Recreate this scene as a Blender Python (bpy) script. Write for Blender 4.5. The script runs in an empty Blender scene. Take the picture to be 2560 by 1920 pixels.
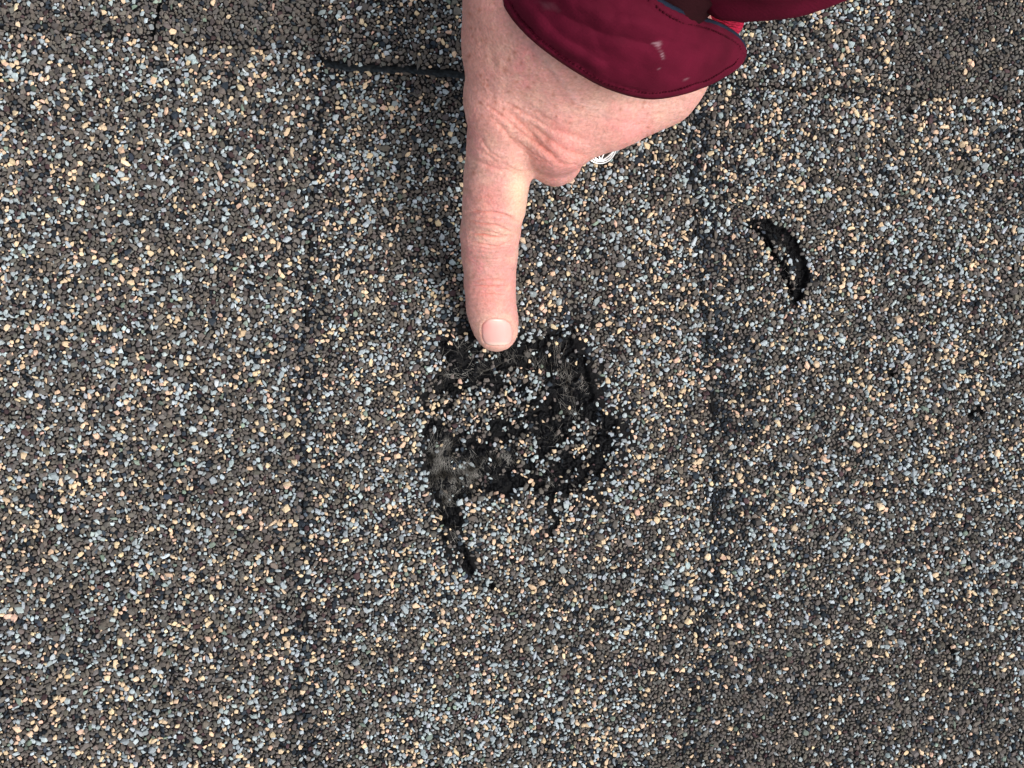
import bpy, math, random
import numpy as np
R = math.radians
rng = np.random.default_rng(7)
random.seed(7)

# ------------------------------------------------------------------ camera, light, exposure
K = 0.00016          # metres per photo pixel at the roof surface
H = 0.34             # camera height
scene = bpy.context.scene
cam_d = bpy.data.cameras.new("camera"); cam = bpy.data.objects.new("camera", cam_d)
scene.collection.objects.link(cam); scene.camera = cam
cam.location = (0, 0, H); cam.rotation_euler = (0, 0, 0)
cam_d.sensor_width = 36; cam_d.lens = 36 * H / (2560 * K)
cam_d.clip_start = 0.005; cam_d.clip_end = 50
cam_d.dof.use_dof = False

SUN_EL, SUN_AZ = 50, -28       # azimuth measured from +x, anticlockwise
world = bpy.data.worlds.new("World"); scene.world = world; world.use_nodes = True
wn = world.node_tree.nodes; wl = world.node_tree.links
bgn = wn["Background"]; bgn.inputs[1].default_value = 0.13
sky = wn.new("ShaderNodeTexSky"); sky.sky_type = 'NISHITA'; sky.sun_disc = False
sky.sun_elevation = R(SUN_EL); sky.sun_rotation = R(90 - SUN_AZ); sky.dust_density = 4; sky.ozone_density = 0.6
hs = wn.new("ShaderNodeHueSaturation"); hs.inputs['Saturation'].default_value = 0.30
wl.new(sky.outputs[0], hs.inputs['Color']); wl.new(hs.outputs[0], bgn.inputs[0])
sd = bpy.data.lights.new("sun", 'SUN'); sd.energy = 1.6; sd.angle = R(32); sd.color = (1.0, 0.955, 0.89)
sun = bpy.data.objects.new("sun", sd); scene.collection.objects.link(sun)
sun.rotation_euler = (0, R(90 - SUN_EL), R(SUN_AZ)); sun.location = (1, -.5, 1)
scene.view_settings.view_transform = 'Standard'; scene.view_settings.look = 'None'
scene.view_settings.exposure = 0.6; scene.view_settings.gamma = 1

# ------------------------------------------------------------------ helpers
def P(px, py, z=0.0):
    """photo pixel + height (m) -> world point"""
    f = K * (H - z) / H
    return np.stack([(np.asarray(px, float) - 1280) * f, (960 - np.asarray(py, float)) * f, np.broadcast_to(z, np.shape((np.asarray(px) * f)))], -1) * 1.0
def proj(v):
    f = K * (H - v[:, 2]) / H
    return 1280 + v[:, 0] / f, 960 - v[:, 1] / f
def link(o, parent=None):
    scene.collection.objects.link(o)
    if parent: o.parent = parent
    return o
def mesh_obj(name, verts, faces, mat, parent=None, smooth=False, colors=None, loops=None):
    """faces: (n,k) int array or list of lists"""
    me = bpy.data.meshes.new(name)
    verts = np.asarray(verts, np.float32)
    if isinstance(faces, np.ndarray):
        n, k = faces.shape
        me.vertices.add(len(verts)); me.vertices.foreach_set("co", verts.ravel())
        me.loops.add(n * k); me.loops.foreach_set("vertex_index", faces.astype(np.int32).ravel())
        me.polygons.add(n); me.polygons.foreach_set("loop_start", np.arange(0, n * k, k, dtype=np.int32))
        me.update(calc_edges=True)
    else:
        me.from_pydata(verts.tolist(), [], faces); me.update()
    me.validate()
    me.polygons.foreach_set("use_smooth", np.full(len(me.polygons), smooth))
    if colors is not None:
        a = me.color_attributes.new("col", 'FLOAT_COLOR', 'POINT')
        c = np.ones((len(verts), 4), np.float32); c[:, :3] = colors
        a.data.foreach_set("color", c.ravel())
    me.materials.append(mat)
    return link(bpy.data.objects.new(name, me), parent)
def empty(name, loc, label, cat, group=None):
    o = bpy.data.objects.new(name, None); o.empty_display_size = .02; link(o); o.location = loc
    o["label"] = label; o["category"] = cat
    if group: o["group"] = group
    bpy.context.view_layer.update()
    return o
def lattice(x, y, seed, z=None):
    """smooth value noise 0..1"""
    def h(ix, iy, iz):
        n = (ix.astype(np.int64) * 374761393 + iy.astype(np.int64) * 668265263 + iz.astype(np.int64) * 2147483647 + seed * 1274126177) & 0xffffffff
        n = ((n ^ (n >> 13)) * 1274126177) & 0xffffffff
        return ((n ^ (n >> 16)) & 0xffff) / 65535.0
    if z is None: z = np.zeros_like(x)
    xi, yi, zi = np.floor(x), np.floor(y), np.floor(z)
    fx, fy, fz = x - xi, y - yi, z - zi
    fx, fy, fz = [f * f * (3 - 2 * f) for f in (fx, fy, fz)]
    def pl(zz):
        a = h(xi, yi, zz) * (1 - fx) + h(xi + 1, yi, zz) * fx
        b = h(xi, yi + 1, zz) * (1 - fx) + h(xi + 1, yi + 1, zz) * fx
        return a * (1 - fy) + b * fy
    a = pl(zi)
    return a if not fz.any() else a * (1 - fz) + pl(zi + 1) * fz
def fbm(x, y, s, seed, o=3, z=None):
    t = 0; a = 1; w = 0
    for i in range(o):
        t = t + a * lattice(x / s, y / s, seed + i * 17, None if z is None else z / s); w += a; a *= .5; s *= .5
    return t / w
def smooth(a, b, x):
    t = np.clip((x - a) / (b - a), 0, 1); return t * t * (3 - 2 * t)
def in_poly(x, y, poly):
    r = np.zeros(x.shape, bool); n = len(poly); j = n - 1
    for i in range(n):
        xi, yi = poly[i]; xj, yj = poly[j]
        if yi != yj:
            r ^= ((yi > y) != (yj > y)) & (x < (xj - xi) * (y - yi) / (yj - yi) + xi)
        j = i
    return r
def seg_dist(x, y, pts):
    d = np.full(x.shape, 1e9)
    for (x0, y0), (x1, y1) in zip(pts[:-1], pts[1:]):
        dx, dy = x1 - x0, y1 - y0
        t = np.clip(((x - x0) * dx + (y - y0) * dy) / (dx * dx + dy * dy), 0, 1)
        d = np.minimum(d, np.hypot(x - x0 - t * dx, y - y0 - t * dy))
    return d

def node_mat(name):
    m = bpy.data.materials.new(name); m.use_nodes = True
    nt = m.node_tree; return m, nt, nt.nodes["Principled BSDF"]

# ------------------------------------------------------------------ materials
def mat_granule():
    m, nt, b = node_mat("stone_granules")
    a = nt.nodes.new("ShaderNodeVertexColor"); a.layer_name = "col"
    tc = nt.nodes.new("ShaderNodeTexCoord")
    n = nt.nodes.new("ShaderNodeTexNoise"); n.inputs['Scale'].default_value = 2500; n.inputs['Detail'].default_value = 2
    mr = nt.nodes.new("ShaderNodeMapRange"); mr.inputs[1].default_value = .3; mr.inputs[2].default_value = .7
    mr.inputs[3].default_value = .82; mr.inputs[4].default_value = 1.15
    mx = nt.nodes.new("ShaderNodeVectorMath"); mx.operation = 'SCALE'
    nt.links.new(tc.outputs['Object'], n.inputs['Vector']); nt.links.new(n.outputs[0], mr.inputs[0])
    nt.links.new(a.outputs[0], mx.inputs[0]); nt.links.new(mr.outputs[0], mx.inputs['Scale'])
    nt.links.new(mx.outputs[0], b.inputs['Base Color'])
    b.inputs['Roughness'].default_value = .8; b.inputs['Specular IOR Level'].default_value = .095
    return m
def mat_bitumen(name, col=(.013, .013, .015), scale=900, rough=.62, bump=.6):
    m, nt, b = node_mat(name)
    tc = nt.nodes.new("ShaderNodeTexCoord")
    n = nt.nodes.new("ShaderNodeTexNoise"); n.inputs['Scale'].default_value = scale; n.inputs['Detail'].default_value = 5
    cr = nt.nodes.new("ShaderNodeValToRGB")
    cr.color_ramp.elements[0].position = .35; cr.color_ramp.elements[0].color = (*[c * .6 for c in col], 1)
    cr.color_ramp.elements[1].position = .7; cr.color_ramp.elements[1].color = (*[c * 1.9 for c in col], 1)
    bp = nt.nodes.new("ShaderNodeBump"); bp.inputs['Strength'].default_value = bump; bp.inputs['Distance'].default_value = .0006
    nt.links.new(tc.outputs['Object'], n.inputs['Vector']); nt.links.new(n.outputs[0], cr.inputs[0])
    nt.links.new(cr.outputs[0], b.inputs['Base Color']); nt.links.new(n.outputs[0], bp.inputs['Height'])
    nt.links.new(bp.outputs[0], b.inputs['Normal'])
    b.inputs['Roughness'].default_value = rough; b.inputs['Specular IOR Level'].default_value = .10
    return m
def mat_roof():
    m, nt, b = node_mat("distant_granulated_roofing")
    tc = nt.nodes.new("ShaderNodeTexCoord")
    v = nt.nodes.new("ShaderNodeTexVoronoi"); v.inputs['Scale'].default_value = 650
    sp = nt.nodes.new("ShaderNodeSeparateColor")
    cr = nt.nodes.new("ShaderNodeValToRGB"); cr.color_ramp.interpolation = 'CONSTANT'
    e = cr.color_ramp.elements
    e[0].position = 0; e[0].color = (.015, .016, .019, 1); e[1].position = .28; e[1].color = (.085, .074, .064, 1)
    x = e.new(.72); x.color = (.30, .35, .37, 1); x = e.new(.90); x.color = (.56, .42, .28, 1)
    nt.links.new(tc.outputs['Object'], v.inputs['Vector']); nt.links.new(v.outputs['Color'], sp.inputs[0])
    nt.links.new(sp.outputs[0], cr.inputs[0]); nt.links.new(cr.outputs[0], b.inputs['Base Color'])
    bp = nt.nodes.new("ShaderNodeBump"); bp.invert = True; bp.inputs['Distance'].default_value = .001
    nt.links.new(v.outputs['Distance'], bp.inputs['Height']); nt.links.new(bp.outputs[0], b.inputs['Normal'])
    b.inputs['Roughness'].default_value = .85
    return m
def mat_fabric(name, col, scale=1500, bump=.25, stain=True):
    m, nt, b = node_mat(name)
    tc = nt.nodes.new("ShaderNodeTexCoord")
    n = nt.nodes.new("ShaderNodeTexNoise"); n.inputs['Scale'].default_value = 60; n.inputs['Detail'].default_value = 6
    cr = nt.nodes.new("ShaderNodeValToRGB")
    cr.color_ramp.elements[0].position = .3; cr.color_ramp.elements[0].color = (*[c * .72 for c in col], 1)
    cr.color_ramp.elements[1].position = .72; cr.color_ramp.elements[1].color = (*[c * 1.3 for c in col], 1)
    w = nt.nodes.new("ShaderNodeTexNoise"); w.inputs['Scale'].default_value = scale; w.inputs['Detail'].default_value = 2
    bp = nt.nodes.new("ShaderNodeBump"); bp.inputs['Strength'].default_value = bump; bp.inputs['Distance'].default_value = .0004
    nt.links.new(tc.outputs['Object'], n.inputs['Vector']); nt.links.new(tc.outputs['Object'], w.inputs['Vector'])
    nt.links.new(n.outputs[0], cr.inputs[0])
    wv = nt.nodes.new('ShaderNodeTexWave'); wv.inputs['Scale'].default_value = 420; wv.inputs['Distortion'].default_value = 1.5; wv.bands_direction = 'DIAGONAL'
    nt.links.new(tc.outputs['Object'], wv.inputs['Vector'])
    sm_ = nt.nodes.new('ShaderNodeMath'); sm_.operation = 'MULTIPLY_ADD'; sm_.inputs[1].default_value = .13
    nt.links.new(wv.outputs['Fac'], sm_.inputs[0]); nt.links.new(w.outputs[0], sm_.inputs[2])
    if stain:
        a = nt.nodes.new("ShaderNodeVertexColor"); a.layer_name = "col"
        mx = nt.nodes.new("ShaderNodeMix"); mx.data_type = 'RGBA'
        nt.links.new(a.outputs[0], mx.inputs[0]); nt.links.new(cr.outputs[0], mx.inputs[6]); mx.inputs[7].default_value = (.55, .42, .47, 1)
        nt.links.new(mx.outputs[2], b.inputs['Base Color'])
    else:
        nt.links.new(cr.outputs[0], b.inputs['Base Color'])
    nt.links.new(sm_.outputs[0], bp.inputs['Height']); nt.links.new(bp.outputs[0], b.inputs['Normal'])
    b.inputs['Roughness'].default_value = .85; b.inputs['Specular IOR Level'].default_value = .08
    b.inputs['Sheen Weight'].default_value = 0.0; b.inputs['Sheen Roughness'].default_value = .5
    b.inputs['Sheen Tint'].default_value = (1, .45, .55, 1)
    return m
def mat_skin(name="skin"):
    m, nt, b = node_mat(name)
    a = nt.nodes.new("ShaderNodeVertexColor"); a.layer_name = "col"
    tc = nt.nodes.new("ShaderNodeTexCoord")
    v = nt.nodes.new("ShaderNodeTexVoronoi"); v.inputs['Scale'].default_value = 1300
    n = nt.nodes.new("ShaderNodeTexNoise"); n.inputs['Scale'].default_value = 420; n.inputs['Detail'].default_value = 6
    mp = nt.nodes.new("ShaderNodeMapping"); mp.inputs['Scale'].default_value = (1, 2.2, 1)
    nt.links.new(tc.outputs['Object'], mp.inputs[0]); nt.links.new(mp.outputs[0], n.inputs['Vector'])
    nt.links.new(tc.outputs['Object'], v.inputs['Vector'])
    ad = nt.nodes.new("ShaderNodeMath"); ad.operation = 'MULTIPLY_ADD'; ad.inputs[1].default_value = .35
    nt.links.new(v.outputs['Distance'], ad.inputs[0]); nt.links.new(n.outputs[0], ad.inputs[2])
    bp = nt.nodes.new("ShaderNodeBump"); bp.inputs['Strength'].default_value = .8; bp.inputs['Distance'].default_value = .0004
    nt.links.new(ad.outputs[0], bp.inputs['Height']); nt.links.new(bp.outputs[0], b.inputs['Normal'])
    n3 = nt.nodes.new("ShaderNodeTexNoise"); n3.inputs['Scale'].default_value = 1100; n3.inputs['Detail'].default_value = 4
    m3_ = nt.nodes.new("ShaderNodeMapRange"); m3_.inputs[1].default_value = .3; m3_.inputs[2].default_value = .7; m3_.inputs[3].default_value = .86; m3_.inputs[4].default_value = 1.12
    v3 = nt.nodes.new("ShaderNodeVectorMath"); v3.operation = 'SCALE'
    nt.links.new(tc.outputs['Object'], n3.inputs['Vector']); nt.links.new(n3.outputs[0], m3_.inputs[0]); nt.links.new(a.outputs[0], v3.inputs[0]); nt.links.new(m3_.outputs[0], v3.inputs['Scale'])
    nt.links.new(v3.outputs[0], b.inputs['Base Color'])
    b.inputs['Roughness'].default_value = .55; b.inputs['Specular IOR Level'].default_value = .4
    b.inputs['Subsurface Weight'].default_value = .35; b.inputs['Subsurface Radius'].default_value = (1, .35, .2)
    b.inputs['Subsurface Scale'].default_value = .0013
    return m
M_gran = mat_granule()
M_bit = mat_bitumen("asphalt_body", (.0045, .0045, .005))
M_bare = mat_bitumen("exposed_asphalt_crumbs", (.0032, .0034, .0042), 1400, .42, .9); M_bare.node_tree.nodes['Principled BSDF'].inputs['Specular IOR Level'].default_value = .09
M_edge = mat_bitumen("cut_asphalt_edge", (.030, .037, .044), 700, .6, .8)
M_roof = mat_roof()
M_cloth = mat_fabric("burgundy_nylon", (.083, .0042, .0165))
M_lining = mat_fabric("navy_trim", (.012, .018, .034), stain=False)
M_inner = mat_fabric("dark_lining", (.02, .004, .006), stain=False)
M_knit = mat_fabric("crimson_fleece", (.33, .012, .04), 500, 3.0, stain=False)
M_thread = mat_fabric("burgundy_thread", (.045, .0016, .008), stain=False)
M_skin = mat_skin()

# ------------------------------------------------------------------ roof layout (photo pixels)
def seamL(y):   # left step
    return np.interp(y, [-400, 100, 300, 450, 700, 900, 1200, 1920, 2600], [822, 806, 797, 786, 766, 760, 757, 762, 765]) + 5 * (lattice(y / 45, y * 0, 3) - .5)
def seamR(y):
    return np.interp(y, [-400, 150, 400, 600, 800, 1000, 1300, 1600, 1920, 2600], [1722, 1722, 1728, 1742, 1760, 1778, 1784, 1752, 1705, 1660]) + 7 * (lattice(y / 40, y * 0, 5) - .5)
def edgeU(x):   # lower edge of the upper course
    base = np.interp(x, [-600, 0, 250, 500, 810, 812, 860, 1000, 1160, 1560, 1562, 1800, 2230, 2560, 3200],
                     [40, 72, 90, 112, 132, 158, 168, 176, 190, 196, 190, 206, 236, 250, 285])
    return base + 5 * (fbm(x, x * 0, 60, 9, 3) - .5) * 2
def joint(y): return np.interp(y, [-400, 0, 40, 62, 95, 200], [430, 406, 401, 393, 386, 380])
Z_L, Z_C, Z_R = .0003, 0.0, -.0008
def is_upper(x, y): return y < edgeU(x)

PATCH = [(255,190),(420,150),(700,170),(850,200),(1010,130),(1060,290),(1110,310),(1150,500),(1180,620),(1290,690),(1300,820),(1220,960),(1140,1080),(1100,1140),(880,1125),(500,1120),(380,1130),(330,1180),(350,1260),(340,1330),(380,1400),(430,1560),(400,1580),(330,1480),(290,1380),(250,1340),(240,1150),(180,1080),(140,1000),(145,750),(210,700),(130,620),(230,400),(260,300)]
zp = lambda pts: [(1000 + a * .4219, 760 + b * .4219) for a, b in pts]
PATCH = zp(PATCH)
BARE = [zp(p) for p in [
    [(270,190),(430,180),(480,260),(380,330),(250,330)], [(520,280),(700,200),(960,190),(1010,240),(960,360),(820,400),(560,370)],
    [(250,370),(520,350),(560,420),(300,500),(220,470)], [(940,300),(1080,330),(1130,560),(1060,740),(960,740),(930,500)],
    [(640,480),(750,465),(770,540),(670,560)], [(170,850),(300,780),(330,900),(690,870),(700,960),(500,1010),(480,1110),(250,1120),(180,1060)],
    [(380,810),(470,800),(470,930),(360,900)], [(540,1010),(860,1000),(870,1110),(560,1110)], [(1010,900),(1110,870),(1120,960),(1010,980)], [(1140,900),(1220,900),(1180,1040),(1120,1000)], [(980,1020),(1110,1020),(1100,1110),(970,1100)],
    [(140,730),(200,720),(185,900),(215,1080),(190,1090),(150,1000)], [(860,400),(960,560),(940,620),(860,540)], [(330,470),(560,410),(570,440),(420,500),(300,560)], [(230,1150),(330,1170),(340,1300),(240,1300)], [(790,620),(900,560),(940,820),(820,900)],
    [(1180,640),(1280,700),(1260,780),(1180,760)], [(540,700),(640,690),(640,820),(530,830)], [(300,1370),(350,1400),(400,1560),(340,1480)]]]
CLUMPS = [zp(p) for p in [[(390,270),(540,250),(560,330),(410,345)], [(300,510),(560,490),(600,640),(640,700),(520,800),(400,790),(270,720)], [(560,380),(680,400),(860,420),(850,600),(700,720),(620,640),(620,480)], [(780,560),(900,540),(880,660),(790,640)], [(700,830),(800,830),(780,920),(700,910)], [(880,400),(950,400),(950,560),(880,540)]]]
CRACK2 = zp([(885, 1130), (880, 1230), (930, 1290), (880, 1370)])
SCR1 = [(1886, 560), (1918, 566), (1952, 582), (1980, 610), (1999, 648), (2009, 690), (2006, 722), (1993, 748)]
SCR2 = [(1900, 575), (1920, 612), (1944, 642), (1962, 670), (1972, 705), (1985, 738)]
SPOTS = [((2425, 1038), (2450, 1020), 6), ((2450, 1018), (2462, 1032), 6), ((2376, 1622), (2384, 1628), 7), ((2278, 270), (2284, 276), 6), ((1225, 1460), (1232, 1466), 6), ((1168, 1408), (1178, 1428), 9), ((2228, 930), (2238, 936), 6)]
def patch_fields(x, y):
    """keep = chance that a granule is still there, depth = how far the surface is worn down"""
    nx = 24 * (fbm(x, y, 30, 21, 4) - .5) * 2; ny = 24 * (fbm(x, y, 30, 22, 4) - .5) * 2
    xx, yy = x + nx, y + ny
    keep = np.ones(x.shape); dep = np.zeros(x.shape)
    m = in_poly(xx, yy, PATCH)
    d = seg_dist(x, y, PATCH + [PATCH[0]])
    near = (x > 1000) & (x < 1680) & (y > 760) & (y < 1480)
    # scattered loss round the rim, wider on the right
    rim = np.where(x > 1430, 70, 26)
    keep = np.where(near & ~m & (d < rim), .62 + .38 * smooth(0, 1, d / rim), keep)
    nn = fbm(x, y, 20, 31, 3)
    keep = np.where(m, np.clip(.62 + (nn - .5) * 4.8, .05, .95), keep)
    dep = np.where(m, np.clip(d / 14, 0, 1) * np.clip(1.15 - .6 * keep, 0, 1), 0)
    for c in CLUMPS: keep = np.where(in_poly(xx, yy, c), .9, keep)
    for b in BARE:
        q = in_poly(xx, yy, b); keep = np.where(q, np.where(nn > .58, .4, .04), keep); dep = np.where(q, 1.25, dep)
    d2 = seg_dist(xx, yy, CRACK2); keep = np.where(d2 < 8, .05, keep); dep = np.maximum(dep, .8 * (1 - smooth(4, 12, d2)))
    for s, w in ((SCR1, 15), (SCR2, 6)):
        ds = seg_dist(x + nx * .5, y + ny * .5, s)
        keep = np.where(ds < w, .04, keep); dep = np.maximum(dep, 1.7 * (1 - smooth(w * .4, w * 1.2, ds)))
    mid = in_poly(x, y, SCR1 + SCR2[::-1]); keep = np.where(mid & (keep > .3), .62, keep); dep = np.where(mid, np.maximum(dep, .3), dep)
    for a, b_, w in SPOTS:
        ds = seg_dist(xx * .3 + x * .7, y, [a, b_]); keep = np.where(ds < w, 0, keep); dep = np.maximum(dep, 1.4 * (1 - smooth(w * .4, w, ds)))
    # granules thinned in dark flecks along the two steps
    dl = x - seamL(y); dr = x - seamR(y)
    keep = np.where((dl > -2) & (dl < 8) & (fbm(x, y, 40, 41, 2) > .5), .6, keep)
    keep = np.where((dr > -3) & (dr < 7) & (fbm(x, y, 40, 43, 2) > .5), .5, keep)
    return keep, dep
def wav(x, y):
    return .0005 * (fbm(x, y, 420, 61, 2) - .5) * 2 + .00025 * (fbm(x, y, 60, 62, 2) - .5) * 2
def patch_relief(x, y):
    """lumpy torn asphalt, metres"""
    return .0016 * (fbm(x, y, 18, 71, 3) - .5) * 2 + .0016 * (np.abs(fbm(x * 1.3, y, 12, 72, 2) - .5) * 2)

# ------------------------------------------------------------------ roof deck
def grid_faces(nr, nc):
    i = np.arange(nr - 1)[:, None] * nc + np.arange(nc - 1)[None, :]
    i = i.ravel(); return np.stack([i, i + nc, i + nc + 1, i + 1], 1)
n = 41; g = np.linspace(-6, 6, n)
gx, gy = np.meshgrid(g, g)
o = mesh_obj("roof", np.stack([gx.ravel(), gy.ravel(), np.full(gx.size, -.0062)], 1), grid_faces(n, n)[:, ::-1], M_roof)
o["kind"] = "structure"

def slab(name, XY, ztop, thick, mat, parent, edge_mat=M_edge, lean=0):
    """sheet of asphalt from a grid of photo pixels (rows x cols) with side walls"""
    X, Y = XY; nr, nc = X.shape
    Z = ztop(X, Y)
    f = K
    top = np.stack([(X - 1280) * f, (960 - Y) * f, Z], -1).reshape(-1, 3)
    F = grid_faces(nr, nc)
    idx = np.arange(nr * nc).reshape(nr, nc)
    ring = np.concatenate([idx[0, :-1], idx[:-1, -1], idx[-1, :0:-1], idx[:0:-1, 0]])
    bot = top[ring].copy(); bot[:, 2] = np.minimum(bot[:, 2] - .0005, np.median(Z) - thick); bot[:, 1] -= lean * K * (ring // nc == nr - 1)
    base = len(top); m = len(ring); k = np.arange(m); k2 = (k + 1) % m
    W = np.stack([ring[k], base + k, base + k2, ring[k2]], 1)
    o = mesh_obj(name, np.concatenate([top, bot]), np.concatenate([F, W])[:, ::-1], mat, parent, smooth=True)
    o.data.materials.append(edge_mat)
    mi = np.zeros(len(o.data.polygons), np.int32); mi[len(F):] = 1
    o.data.polygons.foreach_set("material_index", mi)
    return o
Y0, Y1, X0, X1 = -240, 2120, -240, 2800
main = empty("asphalt_shingle", (0, 0, -.004), "large granulated shingle course with a bare torn patch under the fingertip", "shingle")
upA = empty("asphalt_shingle", tuple(P(200, 0, 0)), "overlapping roof shingle in the top left corner, ending at the thin dark joint", "shingle")
upB = empty("asphalt_shingle", tuple(P(1200, 0, 0)), "overlapping roof shingle running behind the wrist along the top edge, right of the dark joint", "shingle")
for e_ in (main, upA, upB): e_.location.z = 0; e_.location.x = 0; e_.location.y = 0
def zc(Z0):
    def f(x, y):
        k, d = patch_fields(x, y)
        return Z0 + wav(x, y) - .0013 * np.clip(d, 0, 1.6) - .0004
    return f
def mgrid(xa, xb, nx, ya, yb, ny):
    ys = np.linspace(ya, yb, ny)[:, None]; u = np.linspace(0, 1, nx)[None, :]
    A = xa(ys) if callable(xa) else np.full_like(ys, xa); B = xb(ys) if callable(xb) else np.full_like(ys, xb)
    return A + (B - A) * u, np.broadcast_to(ys, (ny, nx)).copy()
tabL = slab("tab", mgrid(X0, lambda y: seamL(y), 150, 40, Y1, 380), zc(Z_L), .005, M_bit, main)
tabC = slab("tab", mgrid(lambda y: seamL(y) + 1, lambda y: seamR(y), 200, 40, Y1, 420), zc(Z_C), .005, M_bit, main)
tabR = slab("tab", mgrid(lambda y: seamR(y) + 1, X1, 200, 40, Y1, 420), zc(Z_R), .004, M_bit, main)
tabC["label"] = "middle tab carrying the bare torn patch"
ZU1, ZU2, ZU3, ZU4 = .0020, .0056, .0010, -.0002
def ugrid(xa, xb, nx, ny):
    ys = np.linspace(0, 1, ny)[:, None]
    x = np.linspace(0, 1, nx)[None, :]
    X = np.zeros((ny, nx)); Y = np.zeros((ny, nx))
    Xb = (xa if not callable(xa) else 0) + 0 * x
    for _ in range(3):
        A = xa(Y) if callable(xa) else xa; B = xb(Y) if callable(xb) else xb
        X = A + (B - A) * x + 0 * ys
        E = edgeU(X); Y = Y0 + (E - Y0) * ys
    return X, Y
zu = lambda z0: (lambda x, y: z0 + wav(x, y) - .0004 - .0010 * smooth(14, 0, edgeU(x) - y))
tU = slab("tab", ugrid(X0, lambda y: joint(y) - 3, 90, 70), zu(ZU1), .0035, M_bit, upA)
tU1 = slab("tab", ugrid(lambda y: joint(y) + 4, 811.5, 60, 70), zu(ZU1 - .0002), .0035, M_bit, upB)
tU2 = slab("tab", ugrid(812.5, 1561, 110, 70), zu(ZU2), .006, M_bit, upB, lean=9)
tU3 = slab("tab", ugrid(1561.5, 2231, 90, 70), zu(ZU3), .0045, M_bit, upB)
tU4 = slab("tab", ugrid(2231.5, X1, 90, 70), zu(ZU4 + .001), .0045, M_bit, upB)
tU2["label"] = "double thickness tab with a dark cut edge"; tU4["label"] = "dark brown tab with few pale granules"

def surf_z(x, y):
    up = is_upper(x, y)
    zm = np.where(x < seamL(y), Z_L, np.where(x < seamR(y), Z_C, Z_R))
    zu_ = np.where(x < 812, ZU1, np.where(x < 1561, ZU2, np.where(x < 2231, ZU3, ZU4 + .001)))
    zu_ = zu_ - .0010 * smooth(14, 0, edgeU(x) - y)
    k, d = patch_fields(x, y)
    return np.where(up, zu_, zm - .0013 * np.clip(d, 0, 1.6)) + wav(x, y)
def owner(x, y):
    up = is_upper(x, y)
    a = np.where(x < seamL(y), 0, np.where(x < seamR(y), 1, 2))
    b = np.where(x < joint(y), 3, np.where(x < 812, 4, np.where(x < 1561, 5, np.where(x < 2231, 6, 7))))
    return np.where(up, b, a)

# ------------------------------------------------------------------ granules: dart throwing, largest first
def make_templates(n=60):
    import bmesh
    out = []
    for i in range(n):
        bm = bmesh.new(); r = random.Random(100 + i)
        k = r.choice([4, 5, 5, 6, 6, 7, 8])
        top = r.uniform(.6, .88)
        for j in range(k):
            a = 2 * math.pi * (j + r.uniform(-.38, .38)) / k
            rr = r.uniform(.82, 1.32); zz = r.uniform(-.35, .35)
            bm.verts.new((rr * math.cos(a), rr * math.sin(a), zz))
        m = r.choice([3, 4, 4, 5])
        for j in range(m):
            a = 2 * math.pi * (j + r.uniform(-.3, .3)) / m; rr = top * r.uniform(.75, 1.1)
            bm.verts.new((rr * math.cos(a), rr * math.sin(a), r.uniform(.75, 1.0)))
        res = bmesh.ops.convex_hull(bm, input=bm.verts, use_existing_faces=False)
        bmesh.ops.delete(bm, geom=[g for g in res['geom_interior'] if isinstance(g, bmesh.types.BMVert)], context='VERTS')
        bmesh.ops.triangulate(bm, faces=bm.faces)
        bm.verts.ensure_lookup_table(); bm.verts.index_update()
        # the underside is bedded in asphalt: drop faces that look straight down
        V = np.array([v.co[:] for v in bm.verts]); F = np.array([[v.index for v in f.verts] for f in bm.faces if f.normal.z > -.75])
        out.append((V, F)); bm.free()
    return out
TPL = make_templates()

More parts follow.
